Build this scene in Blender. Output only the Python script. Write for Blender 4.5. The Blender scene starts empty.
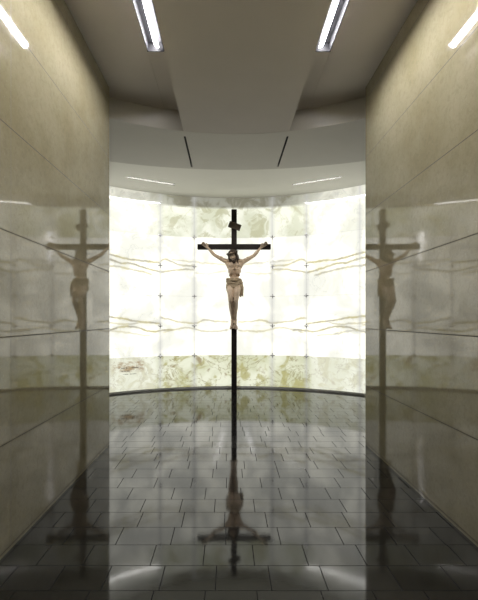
import bpy, bmesh, math, random
from mathutils import Vector, Matrix, Euler
random.seed(7)
S = bpy.context.scene
COL = S.collection
PI = math.pi

# ------------------------------------------------------------------ layout
CAMX, CAMZ, F = -0.115, 1.533, 400.0      # eye position, focal length in pixels (478 wide)
VX, VY = 228.0, 319.0                     # vanishing point of the corridor in the photo
HW = 1.564                                # corridor half width
YW = 4.889                                # depth where the corridor opens into the chapel
HC = 4.37                                 # corridor ceiling
HR = 4.10                                 # dropped slab / ring
HB = 4.22                                 # rear ceiling
RW, CW = 4.27, 4.62                       # back wall radius and centre depth
YB = -4.0                                 # rear end of the corridor

def P(px, py, y):
    return Vector((CAMX + (px - VX) / F * y, y, CAMZ + (VY - py) / F * y))

def wall_uv(px, py):
    k = (px - VX) / F
    a = k * k + 1; b = 2 * (k * CAMX - CW); c = CAMX ** 2 + CW ** 2 - RW ** 2
    y = (-b + math.sqrt(b * b - 4 * a * c)) / (2 * a)
    x = CAMX + k * y
    return RW * math.atan2(x, y - CW), CAMZ + (VY - py) / F * y

# ------------------------------------------------------------------ helpers
def obj(name, bm, mat, parent=None, smooth=False):
    me = bpy.data.meshes.new(name)
    bm.normal_update()
    bm.to_mesh(me); bm.free()
    if smooth:
        for p in me.polygons: p.use_smooth = True
    for m in (mat if isinstance(mat, (list, tuple)) else [mat]): me.materials.append(m)
    o = bpy.data.objects.new(name, me); COL.objects.link(o)
    if parent: o.parent = parent; o.matrix_parent_inverse = parent.matrix_world.inverted()
    return o

def empty(name, loc, label, cat, group=None):
    o = bpy.data.objects.new(name, None); COL.objects.link(o)
    o.location = loc; o.empty_display_size = .1
    o['label'] = label; o['category'] = cat
    if group: o['group'] = group
    o.matrix_world = Matrix.Translation(loc)
    return o

def struct(o, label=None):
    o['kind'] = 'structure'
    if label: o['label'] = label; 
    return o

def box(bm, x0, x1, y0, y1, z0, z1, M=None):
    vs = [bm.verts.new(v) for v in ((x0,y0,z0),(x1,y0,z0),(x1,y1,z0),(x0,y1,z0),(x0,y0,z1),(x1,y0,z1),(x1,y1,z1),(x0,y1,z1))]
    if M: 
        for v in vs: v.co = M @ v.co
    fs = [bm.faces.new([vs[i] for i in f]) for f in ((3,2,1,0),(4,5,6,7),(0,1,5,4),(1,2,6,5),(2,3,7,6),(3,0,4,7))]
    return vs, fs

def bevel(bm, w, seg=2):
    bmesh.ops.bevel(bm, geom=bm.edges[:], offset=w, segments=seg, affect='EDGES', clamp_overlap=True)

def slab_with_holes(name, outlines, z0, z1, mat):
    """flat plate between z0 and z1 from closed xy outlines (inner outlines become holes)"""
    cu = bpy.data.curves.new(name, 'CURVE'); cu.dimensions = '2D'; cu.fill_mode = 'BOTH'
    cu.extrude = (z1 - z0) / 2
    for pts in outlines:
        sp = cu.splines.new('POLY'); sp.points.add(len(pts) - 1); sp.use_cyclic_u = True
        for q, (x, y) in zip(sp.points, pts): q.co = (x, y, 0, 1)
    t = bpy.data.objects.new(name + '_c', cu); COL.objects.link(t)
    dg = bpy.context.evaluated_depsgraph_get()
    me = bpy.data.meshes.new_from_object(t.evaluated_get(dg))
    bpy.data.objects.remove(t); bpy.data.curves.remove(cu)
    me.transform(Matrix.Translation((0, 0, (z0 + z1) / 2)))
    bm = bmesh.new(); bm.from_mesh(me); bpy.data.meshes.remove(me)
    bmesh.ops.remove_doubles(bm, verts=bm.verts[:], dist=1e-5)
    bmesh.ops.recalc_face_normals(bm, faces=bm.faces[:])
    return obj(name, bm, mat)

_ico = None
def ico_verts():
    global _ico
    if _ico is None:
        b = bmesh.new(); bmesh.ops.create_icosphere(b, subdivisions=2, radius=1)
        _ico = [v.co.copy() for v in b.verts]; b.free()
    return _ico

def hull(bm, pts):
    vs = [bm.verts.new(p) for p in pts]
    r = bmesh.ops.convex_hull(bm, input=vs)
    dead = [g for g in r['geom_interior'] if isinstance(g, bmesh.types.BMVert)]
    if dead: bmesh.ops.delete(bm, geom=dead, context='VERTS')

def cap(bm, p1, r1, p2, r2, M=None):
    p1, p2 = Vector(p1), Vector(p2)
    if M: p1, p2 = M @ p1, M @ p2
    hull(bm, [p1 + v * r1 for v in ico_verts()] + [p2 + v * r2 for v in ico_verts()])

def chain(bm, pts, M=None):
    for (a, ra), (b, rb) in zip(pts[:-1], pts[1:]): cap(bm, a, ra, b, rb, M)

def ell(bm, c, r, M=None, rot=(0, 0, 0)):
    R = Euler([math.radians(a) for a in rot]).to_matrix()
    pts = [Vector(c) + R @ Vector((v.x * r[0], v.y * r[1], v.z * r[2])) for v in ico_verts()]
    if M: pts = [M @ p for p in pts]
    hull(bm, pts)

def fused(name, bm, mat, parent, voxel=.006, smooth=4, fac=.5):
    """melt overlapping closed shapes into one continuous skin"""
    me = bpy.data.meshes.new(name); bm.to_mesh(me); bm.free()
    t = bpy.data.objects.new(name + '_t', me); COL.objects.link(t)
    m = t.modifiers.new('r', 'REMESH'); m.mode = 'VOXEL'; m.voxel_size = voxel
    if smooth:
        s = t.modifiers.new('s', 'SMOOTH'); s.factor = fac; s.iterations = smooth
    dg = bpy.context.evaluated_depsgraph_get()
    me2 = bpy.data.meshes.new_from_object(t.evaluated_get(dg))
    bpy.data.objects.remove(t); bpy.data.meshes.remove(me)
    me2.name = name; me2.materials.clear(); me2.materials.append(mat)
    for p in me2.polygons: p.use_smooth = True
    o = bpy.data.objects.new(name, me2); COL.objects.link(o)
    if parent: o.parent = parent; o.matrix_parent_inverse = parent.matrix_world.inverted()
    return o

# ------------------------------------------------------------------ node helpers
class NT:
    def __init__(s, name):
        s.m = bpy.data.materials.new(name); s.m.use_nodes = True
        s.t = s.m.node_tree; s.b = s.t.nodes['Principled BSDF']
    def n(s, kind, **kw):
        x = s.t.nodes.new(kind)
        for k, v in kw.items(): setattr(x, k, v)
        return x
    def put(s, sock, v):
        if isinstance(v, bpy.types.NodeSocket): s.t.links.new(v, sock)
        else: sock.default_value = v
    def math(s, op, a, b=0.0, c=None, clamp=False):
        x = s.n('ShaderNodeMath', operation=op, use_clamp=clamp)
        s.put(x.inputs[0], a); s.put(x.inputs[1], b)
        if c is not None: s.put(x.inputs[2], c)
        return x.outputs[0]
    def mix(s, f, a, b, typ='MIX'):
        x = s.n('ShaderNodeMix', data_type='RGBA', blend_type=typ)
        s.put(x.inputs[0], f); s.put(x.inputs[6], a); s.put(x.inputs[7], b)
        return x.outputs[2]
    def step(s, v, e0, e1):
        x = s.n('ShaderNodeMapRange', interpolation_type='SMOOTHSTEP')
        s.put(x.inputs[0], v); s.put(x.inputs[1], e0); s.put(x.inputs[2], e1)
        x.inputs[3].default_value = 0; x.inputs[4].default_value = 1
        return x.outputs[0]
    def noise(s, vec, scale, detail=4, rough=.55, dist=0):
        x = s.n('ShaderNodeTexNoise'); s.put(x.inputs['Vector'], vec)
        x.inputs['Scale'].default_value = scale; x.inputs['Detail'].default_value = detail
        x.inputs['Roughness'].default_value = rough; x.inputs['Distortion'].default_value = dist
        return x.outputs['Fac']
    def xyz(s, a, b, c=0.0):
        x = s.n('ShaderNodeCombineXYZ')
        s.put(x.inputs[0], a); s.put(x.inputs[1], b); s.put(x.inputs[2], c)
        return x.outputs[0]
    def pos(s):
        return s.n('ShaderNodeTexCoord').outputs['Object']
    def sep(s, v):
        x = s.n('ShaderNodeSeparateXYZ'); s.put(x.inputs[0], v); return x.outputs
    def set(s, **kw):
        for k, v in kw.items(): s.put(s.b.inputs[k.replace('_', ' ')], v)
        return s.m

def C(r, g, b): return (r, g, b, 1)

def plain(name, col, rough=.5, metal=0.0, spec=.5, var=.06, scale=30):
    t = NT(name)
    f = t.noise(t.pos(), scale, 3)
    c = t.mix(f, C(*[max(0, x * (1 - var * 2)) for x in col]), C(*[min(1, x * (1 + var * 2)) for x in col]))
    return t.set(Base_Color=c, Roughness=rough, Metallic=metal, Specular_IOR_Level=spec)

# ------------------------------------------------------------------ materials
def mat_marble():
    t = NT('cream_marble'); p = t.pos(); x, y, z = t.sep(p)
    big = t.noise(p, 1.3, 5, .6)
    fine = t.noise(p, 26, 6, .7, .6)
    speck = t.noise(p, 75, 3, .6)
    c = t.mix(t.step(big, .3, .7), C(.222, .195, .115), C(.28, .252, .168))
    c = t.mix(t.math('MULTIPLY', t.step(fine, .42, .72), .42), c, C(.16, .142, .085))
    c = t.mix(t.math('MULTIPLY', t.step(speck, .58, .75), .25), c, C(.38, .36, .285))
    # joints between the slabs
    dz = t.math('ABSOLUTE', t.math('SUBTRACT', t.math('FRACT', t.math('DIVIDE', t.math('SUBTRACT', z, .72 - .3475 - .695), .695)), .5))
    dz = t.math('MULTIPLY', dz, .695)
    dy = t.math('ABSOLUTE', t.math('SUBTRACT', t.math('FRACT', t.math('DIVIDE', t.math('SUBTRACT', y, 2.67 - 1.11 - 4.44), 2.22)), .5))
    dy = t.math('MULTIPLY', dy, 2.22)
    jz = t.math('SUBTRACT', 1.0, t.step(dz, .0028, .006))
    jy = t.math('MULTIPLY', t.math('SUBTRACT', 1.0, t.step(dy, .002, .0045)), .7)
    j = t.math('MAXIMUM', jz, jy)
    c = t.mix(t.math('MULTIPLY', j, .85), c, C(.06, .05, .035))
    r = t.math('MULTIPLY_ADD', j, .5, .035)
    return t.set(Base_Color=c, Roughness=r, IOR=1.72, Specular_IOR_Level=t.math('MULTIPLY_ADD', j, -.45, .5))

def mat_floor():
    t = NT('dark_slate_tile'); p = t.pos()
    a = t.n('ShaderNodeAttribute', attribute_name='tile')
    f = t.noise(p, 5, 6, .65, .8); g = t.noise(p, 60, 4)
    c = t.mix(a.outputs['Fac'], C(.004, .0039, .0036), C(.009, .0087, .008))
    c = t.mix(t.math('MULTIPLY', t.step(f, .4, .75), .5), c, C(.014, .0125, .0105))
    r = t.math('MULTIPLY_ADD', g, .03, .04)
    r = t.math('ADD', r, t.math('MULTIPLY', a.outputs['Fac'], .02))
    b = t.n('ShaderNodeBump'); b.inputs['Strength'].default_value = .02; b.inputs['Distance'].default_value = .01
    t.put(b.inputs['Height'], t.noise(p, 9, 3))
    return t.set(Base_Color=c, Roughness=r, IOR=1.62, Normal=b.outputs[0])

def mat_onyx():
    t = NT('backlit_onyx')
    uvn = t.n('ShaderNodeUVMap', uv_map='wall')
    u, v, _ = t.sep(uvn.outputs[0])
    s = t.math('ABSOLUTE', u)
    sgn = t.step(u, -.02, .02)
    base_uv = t.xyz(u, v)
    # gentle wander so the mirrored slabs are not identical
    wob = t.math('MULTIPLY', t.math('SUBTRACT', t.noise(base_uv, 2.2, 2), .5), .07)
    wob2 = t.math('MULTIPLY', t.math('SUBTRACT', t.noise(base_uv, 11, 4, .6), .5), .045)
    vv = t.math('ADD', v, t.math('ADD', wob, wob2))
    sv = t.xyz(s, v, t.math('MULTIPLY', sgn, .35))
    cloud = t.noise(sv, 1.5, 4, .55, .5)
    smoke = t.noise(sv, 3.2, 6, .62, 1.6)
    base = t.mix(t.step(cloud, .36, .62), C(1.46, 1.44, 1.26), C(.95, .95, .855))
    # pale smoky rings in the middle slabs
    ring = t.math('SUBTRACT', 1.0, t.step(t.math('ABSOLUTE', t.math('SUBTRACT', smoke, .60)), .0, .035))
    base = t.mix(t.math('MULTIPLY', ring, t.math('MULTIPLY', t.step(s, .6, 2.0), .45)), base, C(.62, .64, .60))
    # ochre veins drawn as curves along the wall
    VE = [
     ([(111.6,254.3),(127,258.7),(144.5,261),(160,263)], 1.0),
     ([(109.4,259),(121,262.4),(132.8,264),(144.5,267.8),(154.8,271),(160,272.2)], 1.0),
     ([(110.9,266),(116,266),(131.4,269.3),(144.5,272.5),(151.9,275)], .8),
     ([(160.6,261.5),(164.3,259),(172,261.7),(179.6,264.6),(194.3,265.3)], .85),
     ([(160.6,272.2),(169.4,271.2),(175,270.5),(181,269.3),(194.3,270)], .85),
     ([(172,259.5),(191.4,261.5),(201.6,263),(211.9,263.4),(226,265)], .6),
     ([(195,273),(205,273.7),(214.8,272.5),(226,271.5)], .5),
     ([(111.6,317.3),(128.4,319.8),(144.5,321.7),(160,323.4)], 1.0),
     ([(109.4,323),(127,324.5),(138.7,322)], .7),
     ([(110.9,330),(118,327.8),(135.7,327),(147.5,330.7),(154.8,331.8),(160.6,330.7),(173.8,330)], 1.0),
     ([(113.8,331),(135.7,334),(150,336)], .6),
     ([(160.6,317.8),(166.5,318.6),(174.5,321),(182,322.3),(196,322.7),(204,319.8),(215,321.5),(228,322)], .8),
     ([(163.5,332.5),(177,329),(189,328),(204,331),(228,330)], .7),
    ]
    UM, VM = 4.0, 4.4
    vein = 0.0
    for pts, k in VE:
        if pts[0][0] < 114:
            (xa, ya), (xb, yb) = pts[0], pts[1]
            pts = [(xa - 14, ya - (yb - ya) / (xb - xa) * 10)] + pts
        q = sorted((abs(wall_uv(a, b)[0]), wall_uv(a, b)[1]) for a, b in pts)
        fc = t.n('ShaderNodeFloatCurve'); cm = fc.mapping; cm.use_clip = True
        cv = cm.curves[0]
        cv.points[0].location = (q[0][0] / UM, q[0][1] / VM)
        cv.points[1].location = (q[-1][0] / UM, q[-1][1] / VM)
        for a, b in q[1:-1]: cv.points.new(a / UM, b / VM)
        cm.extend = 'HORIZONTAL'; cm.update()
        t.put(fc.inputs['Value'], t.math('DIVIDE', s, UM))
        cy = t.math('MULTIPLY', fc.outputs[0], VM)
        d = t.math('ABSOLUTE', t.math('SUBTRACT', vv, cy))
        core = t.math('SUBTRACT', 1.0, t.step(d, .008, .032))
        halo = t.math('MULTIPLY', t.math('SUBTRACT', 1.0, t.step(d, .0, .075)), .30)
        m = t.math('MULTIPLY', t.math('MAXIMUM', core, halo), k)
        gate = t.math('MULTIPLY', t.step(s, q[0][0] - .05, q[0][0] + .03), t.math('SUBTRACT', 1.0, t.step(s, q[-1][0] - .03, q[-1][0] + .05)))
        m = t.math('MULTIPLY', m, gate)
        vein = m if vein == 0.0 else t.math('MAXIMUM', vein, m)
    # beyond what the photograph shows head on: loose drifting veins near the same joints
    dist = t.noise(base_uv, 1.3, 3)
    lv = t.math('ABSOLUTE', t.math('SUBTRACT', t.math('ADD', vv, t.math('MULTIPLY', t.math('SUBTRACT', dist, .5), .5)), 2.68))
    lv2 = t.math('ABSOLUTE', t.math('SUBTRACT', t.math('ADD', vv, t.math('MULTIPLY', t.math('SUBTRACT', dist, .5), -.5)), 1.39))
    lm = t.math('SUBTRACT', 1.0, t.step(t.math('MINIMUM', lv, lv2), .003, .02))
    lm = t.math('MULTIPLY', lm, t.step(s, 2.72, 2.8))
    vein = t.math('MAXIMUM', vein, lm)
    fade = t.math('MULTIPLY_ADD', t.noise(base_uv, 5, 3), .8, .55, clamp=True)
    tint = t.mix(t.step(t.noise(base_uv, 3.5, 2), .4, .6), C(.34, .30, .20), C(.52, .45, .17))
    c = t.mix(t.math('MULTIPLY', vein, t.math('MULTIPLY', fade, .82)), base, tint)
    # ---- bottom course: greenish slabs with brown curls
    mud = t.noise(sv, 3.0, 7, .6, 1.0)
    mud2 = t.noise(t.xyz(s, v, 4.7), 2.4, 4, .6, 1.2)
    bc = t.mix(t.step(cloud, .38, .62), C(.86, .88, .70), C(.66, .68, .47))
    bc = t.mix(t.math('MULTIPLY', t.step(mud, .48, .62), .8), bc, C(.44, .41, .15))
    curl = t.math('SUBTRACT', 1.0, t.step(t.math('ABSOLUTE', t.math('SUBTRACT', mud2, .53)), .0, .022))
    bc = t.mix(t.math('MULTIPLY', curl, .75), bc, C(.33, .29, .13))
    blot = t.step(t.noise(t.xyz(u, v, 9.1), 3.6, 5, .6, .3), .57, .70)
    bc = t.mix(t.math('MULTIPLY', blot, .8), bc, C(.30, .22, .10))
    bc = t.mix(t.math('MULTIPLY', t.step(s, 1.65, 1.75), .45), bc, C(.98, .99, .90))
    low = t.math('SUBTRACT', 1.0, t.step(v, .722, .738))
    c = t.mix(low, c, bc)
    # brown stained band with thin dark streaks on the lowest left slab
    su0, sv0 = wall_uv(113, 372.5); su1, sv1 = wall_uv(143, 361)
    nz = t.noise(t.xyz(t.math('MULTIPLY', u, .6), v), 9, 6, .7)
    bx = t.math('MULTIPLY', t.math('MULTIPLY', t.step(u, su0 - .05, su0 + .05), t.math('SUBTRACT', 1.0, t.step(u, su1 - .02, su1 + .06))),
                t.math('MULTIPLY', t.step(v, sv0 - .05, sv0 + .04), t.math('SUBTRACT', 1.0, t.step(v, sv1 - .02, sv1 + .02))))
    c = t.mix(t.math('MULTIPLY', bx, t.step(nz, .40, .60)), c, C(.42, .31, .18))
    for (ax, bx_, yy, w) in ((118, 141, 368.6, .011), (121, 131, 371.6, .009), (123, 136, 374.6, .006)):
        a0, v0 = wall_uv(ax, yy); a1, _v = wall_uv(bx_, yy)
        dd = t.math('SUBTRACT', 1.0, t.step(t.math('ABSOLUTE', t.math('SUBTRACT', v, v0)), w * .5, w * 1.6))
        gg = t.math('MULTIPLY', t.step(u, a0 - .02, a0 + .02), t.math('SUBTRACT', 1.0, t.step(u, a1 - .03, a1 + .03)))
        br = t.step(t.noise(t.xyz(u, v0), 22, 2), .36, .52)
        c = t.mix(t.math('MULTIPLY', t.math('MULTIPLY', dd, gg), t.math('MULTIPLY', br, .85)), c, C(.12, .10, .07))
    # ---- top course: pale olive blotches in the middle, milky at the sides
    tb = t.mix(t.step(cloud, .4, .6), C(.96, .97, .83), C(.72, .74, .57))
    tb = t.mix(t.math('MULTIPLY', t.step(mud, .50, .60), .7), tb, C(.50, .49, .30))
    tb = t.mix(t.math('MULTIPLY', curl, .35), tb, C(.5, .48, .28))
    top = t.step(v, 3.325, 3.345)
    mid = t.math('MULTIPLY', top, t.math('SUBTRACT', 1.0, t.math('MULTIPLY', t.step(s, 1.3, 2.0), .75)))
    c = t.mix(mid, c, tb)
    # narrow course under the ceiling has no lamp behind it
    strip = t.step(v, 3.965, 4.03)
    dim = t.mix(t.step(mud, .4, .6), C(.27, .265, .22), C(.16, .15, .11))
    c = t.mix(t.math('MULTIPLY', strip, t.math('MULTIPLY_ADD', t.step(s, .9, 2.2), -.45, .9)), c, dim)  # sides stay brighter: wash of the slot lamps put into the glow
    # slab joints
    jd = 9.0
    for px in (160.2, 194.3):
        a = abs(wall_uv(px, 300)[0])
        d = t.math('ABSOLUTE', t.math('SUBTRACT', s, a))
        jd = d if jd == 9.0 else t.math('MINIMUM', jd, d)
    d = t.math('ABSOLUTE', t.math('SUBTRACT', t.math('FRACT', t.math('DIVIDE', t.math('SUBTRACT', s, 1.62 + .55), 1.1)), .5))
    d = t.math('ADD', t.math('MULTIPLY', d, 1.1), t.math('MULTIPLY', t.math('LESS_THAN', s, 2.4), 9))
    jd = t.math('MINIMUM', jd, d)
    jn = t.math('SUBTRACT', 1.0, t.step(jd, .004, .014))
    jband = t.math('SUBTRACT', 1.0, t.step(jd, .0, .10))
    c = t.mix(t.math('MULTIPLY', jn, .35), c, C(.5, .5, .48))
    c = t.mix(t.math('MULTIPLY', jband, .38), c, C(.5, .5, .5))
    hd = t.math('MULTIPLY', t.math('ABSOLUTE', t.math('SUBTRACT', t.math('FRACT', t.math('DIVIDE', t.math('SUBTRACT', v, .733 - .325 - .65), .65)), .5)), .65)
    hn = t.math('SUBTRACT', 1.0, t.step(hd, .002, .010))
    c = t.mix(t.math('MULTIPLY', hn, .3), c, C(.5, .5, .46))
    # glow cut past the facing slabs to keep its light off the corridor walls
    c = t.mix(t.step(s, 3.1, 3.9), c, C(.10, .10, .09))
    t.set(Base_Color=C(.08, .08, .07), Roughness=.08, IOR=1.5, Emission_Color=c, Emission_Strength=1.0)
    return t.m

def mat_wood():
    t = NT('dark_cross_wood'); p = t.pos(); x, y, z = t.sep(p)
    g = t.noise(t.xyz(t.math('MULTIPLY', x, 14), t.math('MULTIPLY', y, 14), t.math('MULTIPLY', z, 1.2)), 4, 5, .6, .4)
    c = t.mix(t.step(g, .35, .7), C(.007, .0035, .0025), C(.016, .009, .006))
    return t.set(Base_Color=c, Roughness=.55, Specular_IOR_Level=.25)

def mat_flesh():
    t = NT('painted_carved_flesh'); p = t.pos()
    a = t.noise(p, 9, 5, .6); b = t.noise(p, 38, 4, .6)
    c = t.mix(t.step(a, .35, .68), C(.54, .41, .29), C(.74, .58, .44))
    c = t.mix(t.math('MULTIPLY', t.step(b, .55, .75), .45), c, C(.22, .12, .075))
    return t.set(Base_Color=c, Roughness=.42)

M_marble = mat_marble(); M_floor = mat_floor(); M_onyx = mat_onyx()
M_wood = mat_wood(); M_flesh = mat_flesh()
M_grout = plain('dark_grout', (.004, .004, .004), .7, spec=.1)
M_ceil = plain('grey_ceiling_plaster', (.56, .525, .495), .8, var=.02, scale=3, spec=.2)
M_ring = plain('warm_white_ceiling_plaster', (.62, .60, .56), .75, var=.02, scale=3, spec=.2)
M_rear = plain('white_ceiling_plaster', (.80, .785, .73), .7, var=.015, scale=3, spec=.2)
M_plinth = plain('dark_grey_plinth', (.5, .49, .47), .5)
M_house = plain('lamp_housing_grey', (.009, .0088, .0096), .7, spec=.1)
M_slot = plain('slot_housing_black', (.013, .013, .012), .9, spec=.05)
M_black = plain('black_slot_metal', (.012, .012, .012), .6)
M_steel = plain('satin_steel', (.72, .72, .75), .5, metal=.4)
M_nail = plain('black_iron', (.03, .028, .026), .5, metal=.6)
M_cloth = plain('painted_loincloth', (.36, .28, .18), .6, var=.3, scale=16)
M_hair = plain('dark_carved_hair', (.055, .034, .022), .55, var=.2, scale=40)
M_thorn = plain('brown_thorn_wood', (.07, .045, .025), .6, var=.2)
M_plaque = plain('brown_title_board', (.10, .07, .042), .5, var=.2, scale=20)

def glow(name, col, k):
    t = NT(name); f = t.noise(t.pos(), 2, 1)
    c = t.mix(f, C(*col), C(*[x * .98 for x in col]))
    return t.set(Base_Color=C(.8, .8, .8), Emission_Color=c, Emission_Strength=k)
M_lamp = glow('white_strip_lamp', (.985, .97, 1.0), 185.0)
M_slotlamp = glow('white_slot_lamp', (1.0, .98, .95), 240.0)

# ------------------------------------------------------------------ setting: corridor walls
for side, s in (('left', -1), ('right', 1)):
    bm = bmesh.new()
    xs = sorted((s * HW, s * 4.9))
    box(bm, xs[0], xs[1], YB, YW, 0, HC - .012)
    bmesh.ops.bevel(bm, geom=[e for e in bm.edges if abs(e.verts[0].co.x - s*HW) < 1e-4 and abs(e.verts[1].co.x - s*HW) < 1e-4
                              and e.verts[0].co.y > 4 and e.verts[1].co.y > 4], offset=.004, segments=2, affect='EDGES')
    struct(obj('wall_' + side, bm, M_marble), 'polished cream marble corridor wall on the %s side' % side)
bm = bmesh.new(); box(bm, -4.9, 4.9, YB - .2, YB, 0, HC + .2)
struct(obj('wall_rear', bm, M_marble), 'cream marble wall closing the corridor behind the viewer')

# back wall (curved, backlit)
def arc_wall(name, r0, r1, z0, z1, mat, n=120, uv=False):
    bm = bmesh.new(); lay = bm.loops.layers.uv.new('wall')
    A = math.radians(86.4); rings = []
    for i in range(n + 1):
        a = -A + 2 * A * i / n
        rings.append([bm.verts.new((r * math.sin(a), CW + r * math.cos(a), z)) for r, z in ((r0, z0), (r0, z1), (r1, z1), (r1, z0))] + [a])
    for p, q in zip(rings[:-1], rings[1:]):
        for k in range(4):
            j = (k + 1) % 4
            f = bm.faces.new((p[k], p[j], q[j], q[k])); f.smooth = k == 0
            for l in f.loops:
                ang = p[4] if l.vert in p[:4] else q[4]
                l[lay].uv = (RW * ang, l.vert.co.z)
    for e in (rings[0], rings[-1]): bm.faces.new(e[:4])
    bmesh.ops.recalc_face_normals(bm, faces=bm.faces[:])
    for e in bm.edges:
        if len({f.smooth for f in e.link_faces}) > 1: e.smooth = False
    return obj(name, bm, mat)
struct(arc_wall('wall_back', RW, RW + .06, .045, HB, M_onyx), 'curved backlit onyx wall with mirrored ochre veins')
struct(arc_wall('baseboard_back', RW + .012, RW + .06, 0, .045, M_plinth), 'dark recessed plinth under the glowing onyx wall')

# ------------------------------------------------------------------ floor of laid slate tiles
bm = bmesh.new(); tl = bm.loops.layers.color.new('tile')
DZ, Z0, G = .2289, 2.257, .003
known = {0: [-.505, -.186, .133, .452], 1: [-.60, -.271, .05, .386, .75], 2: [-.88, -.506, -.13, .245, .673],
         3: [-.786, -.458, -.14, .177, .495, .785], 4: [-.814, -.501, -.223, .10, .434, .83],
         5: [-.975, -.598, -.313, .0, .342, .763], 6: [-.79, -.454, -.13, .193, .576, .908]}
def quad(x0, x1, y0, y1, mi, val):
    f = bm.faces.new([bm.verts.new(v) for v in ((x0, y0, 0), (x1, y0, 0), (x1, y1, 0), (x0, y1, 0))])
    f.material_index = mi
    for l in f.loops: l[tl] = (val, val, val, 1)
k = int((YB - Z0) / DZ) - 1
while Z0 + k * DZ < 9.0:
    y0, y1 = Z0 + k * DZ, Z0 + (k + 1) * DZ
    lim = 1.62 if y1 < YW - .1 else 4.4
    js = list(known.get(k, [random.uniform(-.4, 0)]))
    while js[0] > -lim: js.insert(0, js[0] - random.choice((.29, .33, .36, .42)))
    while js[-1] < lim: js.append(js[-1] + random.choice((.29, .33, .36, .42)))
    js = [-lim] + [j for j in js if -lim + .02 < j < lim - .02] + [lim]
    for a, b in zip(js[:-1], js[1:]):
        quad(a + G, b - G, y0 + G * .8, y1 - G * .8, 0, random.random())
        quad(b - G, b + G, y0 + G * .8, y1 - G * .8, 1, 0)
    quad(-lim, lim, y1 - G * .8, y1 + G * .8, 1, 0)
    k += 1
struct(obj('floor', bm, [M_floor, M_grout]), 'polished dark slate floor laid in staggered tiles')

# ------------------------------------------------------------------ ceilings
def arc_y(x, y0, r): return y0 - (r - math.sqrt(max(0, r * r - x * x)))
def front(x): return max(YW, arc_y(x, 5.55, 3.26)) if abs(x) < 3.2 else YW
def rear(x): return max(YW + .02, arc_y(x, 6.882, 5.87))
N = 60
# high side ceilings of the corridor
for s in (-1, 1):
    xs = [s * (.97 + (2.3 - .97) * i / 20) for i in range(21)]
    outl = [(xs[0], YB)] + [(x, max(YW, front(x))) for x in xs] + [(xs[-1], YB)]
    struct(slab_with_holes('ceiling', [outl], HC, HC + .12, M_ceil), 'raised grey ceiling strip along the %s corridor wall' % ('left' if s < 0 else 'right'))
    # closing strip beyond the end of the lamp
    xa, xb = sorted((s * .725, s * .97))
    outl = [(xa, 4.25), (xa, front(xa)), ((xa + xb) / 2, front((xa + xb) / 2)), (xb, front(xb)), (xb, 4.25)]
    struct(slab_with_holes('trim_1' if s < 0 else 'trim_2', [outl], HC + .006, HC + .12, M_ceil), 'flush filler strip beyond the end of the %s ceiling lamp' % ('left' if s < 0 else 'right'))
# central dropped slab
xs = [-.725 + 1.45 * i / 20 for i in range(21)]
struct(slab_with_holes('ceiling', [[(-.725, YB)] + [(x, front(x)) for x in xs] + [(.725, YB)]], HR + .002, HC + .12, M_ceil),
       'dropped grey ceiling panel down the middle of the corridor')
# curved ring with two air slots
xs = [-4.25 + 8.5 * i / N for i in range(N + 1)]
SL = [(-.724, 5.625, 6.76), (.724, 5.625, 6.76)]
holes = [[(x - .014, a), (x + .014, a), (x + .014, b), (x - .014, b)] for x, a, b in SL]
struct(slab_with_holes('ceiling', [[(x, front(x)) for x in xs] + [(x, rear(x)) for x in reversed(xs)]] + holes, HR, HC + .12, M_ring),
       'curved dropped ceiling band between corridor and chapel')
# rear ceiling with two lamp slots
lamps = [((-2.03, 7.57), (-1.178, 8.0)), ((1.178, 8.0), (2.03, 7.57))]
holes = []
for (a, b) in lamps:
    a, b = Vector(a), Vector(b); d = (b - a).normalized(); n = Vector((-d.y, d.x)) * .036
    holes.append([tuple(a - n), tuple(b - n), tuple(b + n), tuple(a + n)])
outer = []
for i in range(N + 1):
    a = math.radians(86.4) * (1 - 2 * i / N)
    outer.append(((RW + .06) * math.sin(a), CW + (RW + .06) * math.cos(a)))
struct(slab_with_holes('ceiling', [[(x, rear(x)) for x in xs] + outer] + holes, HB, HB + .06, M_rear), 'white ceiling over the chapel meeting the onyx wall')
bm = bmesh.new(); box(bm, -4.9, 4.9, YB - .2, 9.2, HC + .12, HC + .2)
struct(obj('ceiling', bm, M_black), 'roof slab above the hung ceilings')

# ------------------------------------------------------------------ lamps and slots
for s in (-1, 1):
    sd = 'left' if s < 0 else 'right'
    y0, y1 = YB + .4, 4.25
    t = empty('linear_ceiling_light', (s * .87, (y0 + y1) / 2, HC + .11),
              'long white strip lamp recessed in corridor ceiling, nearer the %s wall' % sd, 'ceiling light', 'strip lamps along the corridor ceiling')
    bm = bmesh.new()
    def sb(a, b, *r):
        lo, hi = sorted((s * a, s * b)); box(bm, lo, hi, *r)
    T = HC + .092
    sb(.725, .97, y0, y1, T, T + .02)
    sb(.962, .97, y0, y1, HC, T)
    sb(.725, .795, y0, y1, HC + .006, T)
    sb(.795, .962, y1 - .006, y1, HC + .004, T)
    sb(.795, .962, y0, y0 + .006, HC + .004, T)
    obj('housing', bm, M_house, t)
    bm = bmesh.new(); lo, hi = sorted((s * .847, s * .897)); box(bm, lo, hi, y0 + .02, y1 - .008, HC + .05, HC + .058)
    R = Matrix.Translation((s * .8715, 0, HC + .054)) @ Matrix.Rotation(s * math.radians(-38), 4, 'Y') @ Matrix.Translation((-s * .8715, 0, -HC - .054))
    bmesh.ops.transform(bm, matrix=R, verts=bm.verts[:]); bevel(bm, .002)
    obj('diffuser', bm, M_lamp, t)['label'] = 'glowing white diffuser strip'

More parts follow.
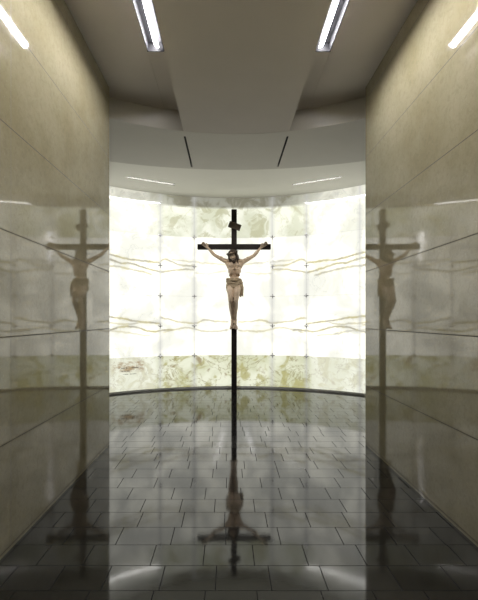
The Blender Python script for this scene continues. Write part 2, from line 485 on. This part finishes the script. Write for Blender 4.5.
for (x, a, b), sd in zip(SL, ('left', 'right')):
    bm = bmesh.new()
    box(bm, x - .0135, x + .0135, a + .001, b - .001, HR + .08, HR + .1)
    box(bm, x - .0135, x - .0105, a + .001, b - .001, HR + .001, HR + .08); box(bm, x + .0105, x + .0135, a + .001, b - .001, HR + .001, HR + .08)
    o = obj('air_slot', bm, M_black)
    o['label'] = 'narrow black air slot in the curved ceiling band, %s of the crucifix' % sd; o['category'] = 'air vent'; o['group'] = 'air slots in the ceiling band'

for (a, b), sd in zip(lamps, ('left', 'right')):
    a, b = Vector(a), Vector(b); d = (b - a).normalized(); L = (b - a).length
    c = (a + b) / 2
    t = empty('slot_light', (c.x, c.y, HB + .06), 'thin white lamp slot in the rear ceiling, %s of the crucifix' % sd, 'ceiling light', 'lamp slots in the rear ceiling')
    R = Matrix.Translation((c.x, c.y, HB)) @ Matrix.Rotation(math.atan2(d.y, d.x), 4, 'Z')
    bm = bmesh.new(); h = L / 2 - .001
    box(bm, -h, h, -.0355, -.0325, .0, .058, R); box(bm, -h, h, .0325, .0355, .0, .058, R); box(bm, -h, h, -.0355, .0355, .058, .062, R)
    box(bm, -h, h, -.0325, -.0262, .0, .003, R)
    box(bm, -h, -h + .003, -.0325, .0325, .0, .058, R); box(bm, h - .003, h, -.0325, .0325, .0, .058, R)
    obj('housing', bm, M_slot, t)
    bm = bmesh.new(); box(bm, -h + .004, h - .004, -.0323, -.0265, .0035, .045, R)
    obj('lamp_strip', bm, M_slotlamp, t)['label'] = 'glowing white strip inside the slot'

# spots added at the black slots to brighten the dark figure
for x, a, b in SL:
    L = bpy.data.lights.new('added_spot', 'SPOT'); L.energy = 60; L.color = (1, .95, .88)
    L.spot_size = math.radians(34); L.spot_blend = .6; L.shadow_soft_size = .03
    o = bpy.data.objects.new('added_spot', L); COL.objects.link(o)
    o.location = (x, 6.2, HR - .015)
    o.rotation_euler = (Vector((0, 8.2, 2.75)) - o.location).to_track_quat('-Z', 'Y').to_euler()

# ------------------------------------------------------------------ panel fixings, set in front for bracket shadows seen through the stone
cols = [(160.2, (209, 237, 264, 295.5, 325, 355.5), 'outer column left of crucifix'),
        (194.3, (209, 238, 267, 296, 325.3, 354.5), 'inner column left of crucifix'),
        (272.6, (209, 238, 267, 296, 325, 354), 'inner column right of crucifix'),
        (306.4, (209, 237, 264.5, 295, 324.5, 355.5), 'outer column right of crucifix')]
ords = ('topmost', 'second from top', 'third from top', 'fourth from top', 'fifth from top', 'lowest')
for px, ys, where in cols:
    for py, od in zip(ys, ords):
        if py < 220 : continue
        u, _ = wall_uv(px, py); a = u / RW
        z = .733 + .65 * round((wall_uv(px, py)[1] - .733) / .65)
        loc = (RW * math.sin(a), CW + RW * math.cos(a), z)
        R = Matrix.Translation(loc) @ Matrix.Rotation(-a, 4, 'Z')
        bm = bmesh.new()
        box(bm, -.05, .05, -.008, .0, -.0085, .0085, R); box(bm, -.0085, .0085, -.0081, .0, -.05, .05, R)
        cap(bm, R @ Vector((0, -.008, 0)), .026, R @ Vector((0, -.004, 0)), .026)
        o = obj('panel_fixing', bm, M_steel)
        od2 = ords[ys.index(py) - 1] if ys.index(py) > 1 else 'topmost'
        o['label'] = 'steel cross fixing on glowing wall, %s in %s' % (od2, where)
        o['category'] = 'panel fixing'; o['group'] = 'steel fixings on the onyx wall'

# ------------------------------------------------------------------ crucifix
CX, CY = .012, 8.36
cr = empty('crucifix', (CX, CY, 0), 'tall dark wooden crucifix with carved figure standing before the glowing onyx wall', 'crucifix')
bm = bmesh.new(); box(bm, CX - .056, CX + .056, CY - .05, CY + .05, 0, 3.815); bevel(bm, .006)
obj('upright_post', bm, M_wood, cr)
bm = bmesh.new(); box(bm, CX - .763, CX + .763, CY - .052, CY + .048, 2.985, 3.092); bevel(bm, .006)
obj('crossbar', bm, M_wood, cr)
bm = bmesh.new()
R = Matrix.Translation((CX + .012, CY - .062, 3.462)) @ Matrix.Rotation(math.radians(19), 4, 'Y')
box(bm, -.128, .128, -.012, .012, -.066, .066, R); bevel(bm, .004)
for v in bm.verts:
    q = R.inverted() @ v.co; q.y += .018 * math.sin(q.x * 14) * .5; v.co = R @ q
pl = obj('title_board', bm, M_plaque, cr); pl['label'] = 'tilted brown board nailed above the crossbar'
for qx in (-.1, .1):
    bm = bmesh.new(); cap(bm, R @ Vector((qx, -.012, 0)), .006, R @ Vector((qx, -.018, 0)), .005)
    obj('nail', bm, M_nail, pl)

B = bmesh.new()
def lr(px, py, y): return P(px, py, y)
# --- torso
sh = {-1: lr(226.6, 261.6, 8.21), 1: lr(242.6, 262.0, 8.21)}
neck = lr(234.3, 261.5, 8.20)
chest = lr(234.5, 266, 8.17)
ell(B, lr(234.5, 265.8, 8.19), (.142, .096, .14))
for s in (-1, 1):
    ell(B, chest + Vector((s * .062, -.055, .018)), (.074, .034, .054))                 # pectorals
    ell(B, chest + Vector((s * .066, .0, -.095)), (.066, .080, .105), rot=(0, s * 8, 0))  # rib cage sides
    chain(B, [(chest + Vector((s * .03, -.062, -.06)), .016), (chest + Vector((s * .058, -.060, -.105)), .017), (chest + Vector((s * .088, -.040, -.16)), .017), (chest + Vector((s * .10, .0, -.20)), .015)])  # arch of ribs
    for k in range(4):
        chain(B, [(chest + Vector((s * .05, -.078 + k * .006, -.035 - k * .03)), .010), (chest + Vector((s * .105, -.045 + k * .004, -.03 - k * .032)), .011), (chest + Vector((s * .128, .01, -.02 - k * .034)), .010)])
    cap(B, sh[s], .056, sh[s] + Vector((-s * .07, -.005, .02)), .05)                    # shoulder / trapezius
    chain(B, [(neck + Vector((s * .02, .0, .02)), .038), (sh[s] + Vector((-s * .03, .01, .02)), .04)])
    chain(B, [(neck + Vector((s * .012, -.045, -.02)), .013), (sh[s] + Vector((-s * .02, -.045, .018)), .014)])  # collar bone
    cap(B, sh[s] + Vector((-s * .015, 0, -.02)), .05, chest + Vector((s * .1, .02, -.03)), .05)
waist = lr(234.4, 276.5, 8.225)
cap(B, chest + Vector((0, .045, -.08)), .085, waist, .076)
ell(B, waist + Vector((0, -.012, .0)), (.098, .064, .10))
for k in range(3):
    for s in (-1, 1): ell(B, waist + Vector((s * .024, -.062, .045 - k * .045)), (.024, .016, .022))
ell(B, lr(234, 281.5, 8.205), (.125, .092, .10))
# --- legs, drawn together with the knees pushed forward
hip = {-1: lr(230.5, 285, 8.2), 1: lr(237.6, 285, 8.2)}
knee = {-1: lr(230.7, 301.0, 7.965), 1: lr(236.0, 300.6, 7.94)}
ank = {-1: lr(232.4, 320, 8.215), 1: lr(235.2, 320, 8.20)}
toe = {-1: lr(231.9, 328.6, 8.10), 1: lr(235.6, 328.6, 8.09)}
for s in (-1, 1):
    h, k, a, f = hip[s], knee[s], ank[s], toe[s]
    chain(B, [(h, .082), (h.lerp(k, .4) + Vector((0, -.012, 0)), .073), (h.lerp(k, .85), .052), (k, .049)])
    ell(B, k + Vector((0, -.018, 0)), (.036, .034, .042))
    chain(B, [(k, .047), (k.lerp(a, .3) + Vector((0, .028, 0)), .050), (k.lerp(a, .65) + Vector((0, .008, 0)), .036), (a, .030)])
    chain(B, [(k + Vector((0, -.03, -.03)), .018), (k.lerp(a, .9) + Vector((0, -.018, 0)), .016)])   # shin
    for q in (-1, 1): ell(B, a + Vector((q * .026, 0, 0)), (.014, .018, .018))
    heel = a + Vector((0, .04, -.045))
    cap(B, a, .03, heel, .028)
    chain(B, [(a, .031), (a.lerp(f, .5) + Vector((0, -.018, 0)), .032), (a.lerp(f, .85), .034)])
    cap(B, heel, .026, a.lerp(f, .85), .028)
    d = (f - a).normalized(); side = Vector((1, 0, 0))
    for j in range(5):
        w = (j - 2) * .0165 * s
        L = (.05, .046, .044, .038, .030)[j]
        r = (.0125, .0095, .009, .0085, .008)[j]
        b0 = a.lerp(f, .82) + side * w * -1
        b1 = b0 + d * L * .6 + Vector((0, -.006, 0)); b2 = b0 + d * L + Vector((0, .004, 0))
        chain(B, [(b0, r * 1.1), (b1, r), (b2, r * .9)])
# --- arms
elb = {-1: lr(214.4, 255.0, 8.23), 1: lr(254.2, 255.4, 8.23)}
wri = {-1: lr(207.7, 247.6, 8.27), 1: lr(260.8, 247.6, 8.27)}
pal = {-1: lr(205.2, 245.4, 8.275), 1: lr(263.9, 245.2, 8.275)}
for s in (-1, 1):
    a, b, c, d = sh[s], elb[s], wri[s], pal[s]
    chain(B, [(a, .053), (a.lerp(b, .45) + Vector((0, 0, -.005)), .043), (b, .034)])
    ell(B, a.lerp(b, .5) + Vector((0, -.02, .012)), (.05, .026, .03))
    ell(B, b + Vector((0, .022, -.012)), (.026, .022, .026))
    chain(B, [(b, .034), (b.lerp(c, .3), .037), (b.lerp(c, .7), .027), (c, .021)])
    dirv = (d - c).normalized(); up = Vector((0, -1, 0)); sidev = dirv.cross(up).normalized()
    cap(B, c, .021, d - dirv * .012, .022)
    for w in (-.026, -.009, .009, .026):
        cap(B, c + sidev * w * .5 + dirv * .012, .014, d + dirv * .03 + sidev * w, .0125)
    # four fingers curling forward over the palm, thumb off the side
    for j, (w, L) in enumerate(((-.028, .062), (-.0095, .074), (.0095, .07), (.028, .056))):
        k0 = d + dirv * .032 + sidev * w
        k1 = k0 + dirv * L * .42 + up * L * .14
        k2 = k1 + dirv * L * .22 + up * L * .30
        k3 = k2 + dirv * -.02 * L + up * L * .26
        chain(B, [(k0, .0115), (k1, .0098), (k2, .0088), (k3, .0078)])
    ts = sidev * (1 if sidev.z > 0 else -1)
    t0 = c + ts * .012 + dirv * .012; t1 = t0 + ts * .032 + dirv * .028 + up * .012
    t2 = t1 + ts * .006 + dirv * .026 + up * .014; t3 = t2 + dirv * .018 - ts * .004 + up * .012
    chain(B, [(t0, .015), (t1, .0125), (t2, .0105), (t3, .009)])
# --- head
HM = Matrix.Translation(lr(232.9, 255.8, 8.12)) @ Euler((math.radians(20), math.radians(-13), math.radians(-17)), 'XYZ').to_matrix().to_4x4()
cap(B, neck + Vector((0, .01, -.03)), .055, HM @ Vector((0, .035, -.055)), .05)
ell(B, (0, .02, .03), (.074, .094, .088), HM)
ell(B, (0, -.022, -.03), (.058, .066, .072), HM)
ell(B, (0, -.045, -.078), (.036, .036, .03), HM)
for s in (-1, 1):
    ell(B, (s * .042, -.058, -.018), (.022, .02, .022), HM)                # cheek bones
    cap(B, (s * .012, -.08, .026), .011, (s * .048, -.066, .024), .011, HM)  # brow
    ell(B, (s * .030, -.068, .006), (.017, .012, .010), HM)                # closed lids
    ell(B, (s * .078, .018, -.005), (.010, .02, .032), HM)                 # ears
    ell(B, (s * .010, -.092, -.026), (.009, .011, .008), HM)               # nostrils
chain(B, [((0, -.078, .018), .009), ((0, -.098, -.014), .011), ((0, -.102, -.024), .012)], HM)
cap(B, (-.016, -.082, -.046), .008, (.016, -.082, -.046), .008, HM)
cap(B, (-.014, -.08, -.060), .009, (.014, -.08, -.060), .009, HM)
fig = fused('carved_figure', B, M_flesh, cr, .005, 5, .5)
fig['label'] = 'carved and painted male figure with outstretched arms'

# hair, beard, crown, loincloth
bm = bmesh.new()
ell(bm, (0, .036, .044), (.084, .098, .09), HM)
rng = random.Random(3)
for i in range(17):
    a = math.radians(-112 + 224 * i / 16)
    x0, y0 = .078 * math.sin(a), .03 + .088 * math.cos(a)
    fr = abs(math.degrees(a)) / 112
    L = .155 + rng.uniform(-.02, .02)
    pts = [((x0 * .7, .03 + (y0 - .03) * .7, .09), .02)]
    for k in range(1, 6):
        q = k / 5
        pts.append(((x0 * (1 + .22 * q) + .008 * math.sin(k * 2.1 + i), y0 + .012 * math.cos(k * 2.4 + i) - .02 * q * fr, .06 - q * L), .021 - .008 * q))
    chain(bm, pts, HM)
for s in (-1, 1):      # locks falling forward on the shoulders
    chain(bm, [((s * .074, -.02, .05), .018), ((s * .086, -.03, -.02), .02), ((s * .084, -.045, -.09), .018), ((s * .07, -.06, -.15), .012), ((s * .075, -.065, -.18), .006)], HM)
fused('hair', bm, M_hair, fig, .006, 2)
bm = bmesh.new()
for s in (-1, 1):
    chain(bm, [((s * .062, -.02, -.03), .012), ((s * .055, -.045, -.07), .017), ((s * .018, -.072, -.105), .02), ((s * .012, -.075, -.135), .011)], HM)
    chain(bm, [((s * .002, -.094, -.037), .006), ((s * .024, -.082, -.046), .007), ((s * .034, -.07, -.068), .008)], HM)
cap(bm, (0, -.078, -.078), .016, (0, -.078, -.12), .018, HM)
fused('beard', bm, M_hair, fig, .005, 2)
bm = bmesh.new()
for st in range(3):
    pts = []
    for i in range(33):
        a = 2 * PI * i / 32
        r = 1 + .05 * math.sin(5 * a + st * 2.1)
        pts.append(((.100 * r * math.sin(a), .018 - .116 * r * math.cos(a), .056 + .014 * math.cos(5 * a + st * 2.1)), .0105))
    chain(bm, pts, HM)
for i in range(22):
    a = 2 * PI * i / 22 + rng.uniform(-.1, .1)
    p = Vector((.102 * math.sin(a), .018 - .118 * math.cos(a), .056 + rng.uniform(-.012, .012)))
    d = Vector((math.sin(a), -math.cos(a), rng.uniform(-.2, 1.0))).normalized()
    cap(bm, p, .005, p + d * .035, .001, HM)
obj('crown_of_thorns', bm, M_thorn, fig)

bm = bmesh.new()
hc = lr(234, 284, 8.2)
def ringpt(a, sx, sy, z): return hc + Vector((sx * math.sin(a), -sy * math.cos(a), z))
# wrapped cloth: broad pleated band with a diagonal sag
for j in range(6):
    pts = []
    for i in range(29):
        a = 2 * PI * i / 28
        z = .095 - j * .034 + .016 * math.sin(a + .6) * (j * .5) - (.012 * j) * max(0, math.cos(a)) ** 2 * (1 if j > 1 else 0)
        w = .145 - .002 * abs(j - 2) + .006 * math.sin(3 * a + j * 1.7)
        pts.append((ringpt(a, w, w * .78, z), .021 + .005 * math.sin(4 * a + 2 * j)))
    chain(bm, pts)
for s in (-1, 1):   # cloth over the upper thighs
    for q in range(4):
        x = s * (.05 + q * .03)
        chain(bm, [(hc + Vector((x, -.105 + q * .02, -.04)), .024), (hc + Vector((x * .98, -.118 + q * .02, -.09 - .012 * q)), .02), (hc + Vector((x * .95, -.12 + q * .02, -.125 - .016 * q)), .011)])
# knot and hanging tail at the figure's left hip
kn = hc + Vector((.142, -.055, .02))
ell(bm, kn, (.042, .045, .04))
for q in range(5):
    o = Vector(((q - 2) * .015, -.012 * (q % 2), 0))
    chain(bm, [(kn + o * .4, .022), (kn + o + Vector((.006, -.008, -.1)), .02), (kn + o * 1.25 + Vector((-.004, .004, -.2 - .015 * (q % 3))), .017), (kn + o * 1.3 + Vector((0, 0, -.262 - .02 * (q % 3))), .009)])
lc = fused('loincloth', bm, M_cloth, fig, .006, 3)
lc['label'] = 'pleated ochre cloth knotted at the hip'
for p in (pal[-1], pal[1], ank[-1].lerp(toe[-1], .45).lerp(ank[1].lerp(toe[1], .45), .5)):
    bm = bmesh.new()
    cap(bm, p + Vector((0, .06, 0)), .004, p + Vector((0, -.045, 0)), .012)
    obj('nail', bm, M_nail, cr)

# ------------------------------------------------------------------ world, camera, view
w = bpy.data.worlds.new('world'); S.world = w; w.use_nodes = True
w.node_tree.nodes['Background'].inputs[0].default_value = (0, 0, 0, 1)
cam = bpy.data.cameras.new('camera'); co = bpy.data.objects.new('camera', cam); COL.objects.link(co)
co.location = (CAMX, 0, CAMZ); co.rotation_euler = (PI / 2, 0, 0)
cam.sensor_fit = 'HORIZONTAL'; cam.sensor_width = 36; cam.lens = F / 478 * 36
cam.shift_x = (239 - VX) / 478; cam.shift_y = (VY - 300) / 478
cam.clip_start = .02
S.camera = co
S.view_settings.view_transform = 'Standard'; S.view_settings.look = 'None'
S.view_settings.gamma = 1; S.view_settings.use_curve_mapping = False
S.view_settings.exposure = 0.0
try:
    S.cycles.caustics_reflective = False; S.cycles.caustics_refractive = False; S.cycles.max_bounces = 12; S.cycles.diffuse_bounces = 6; S.cycles.glossy_bounces = 6
except Exception: pass
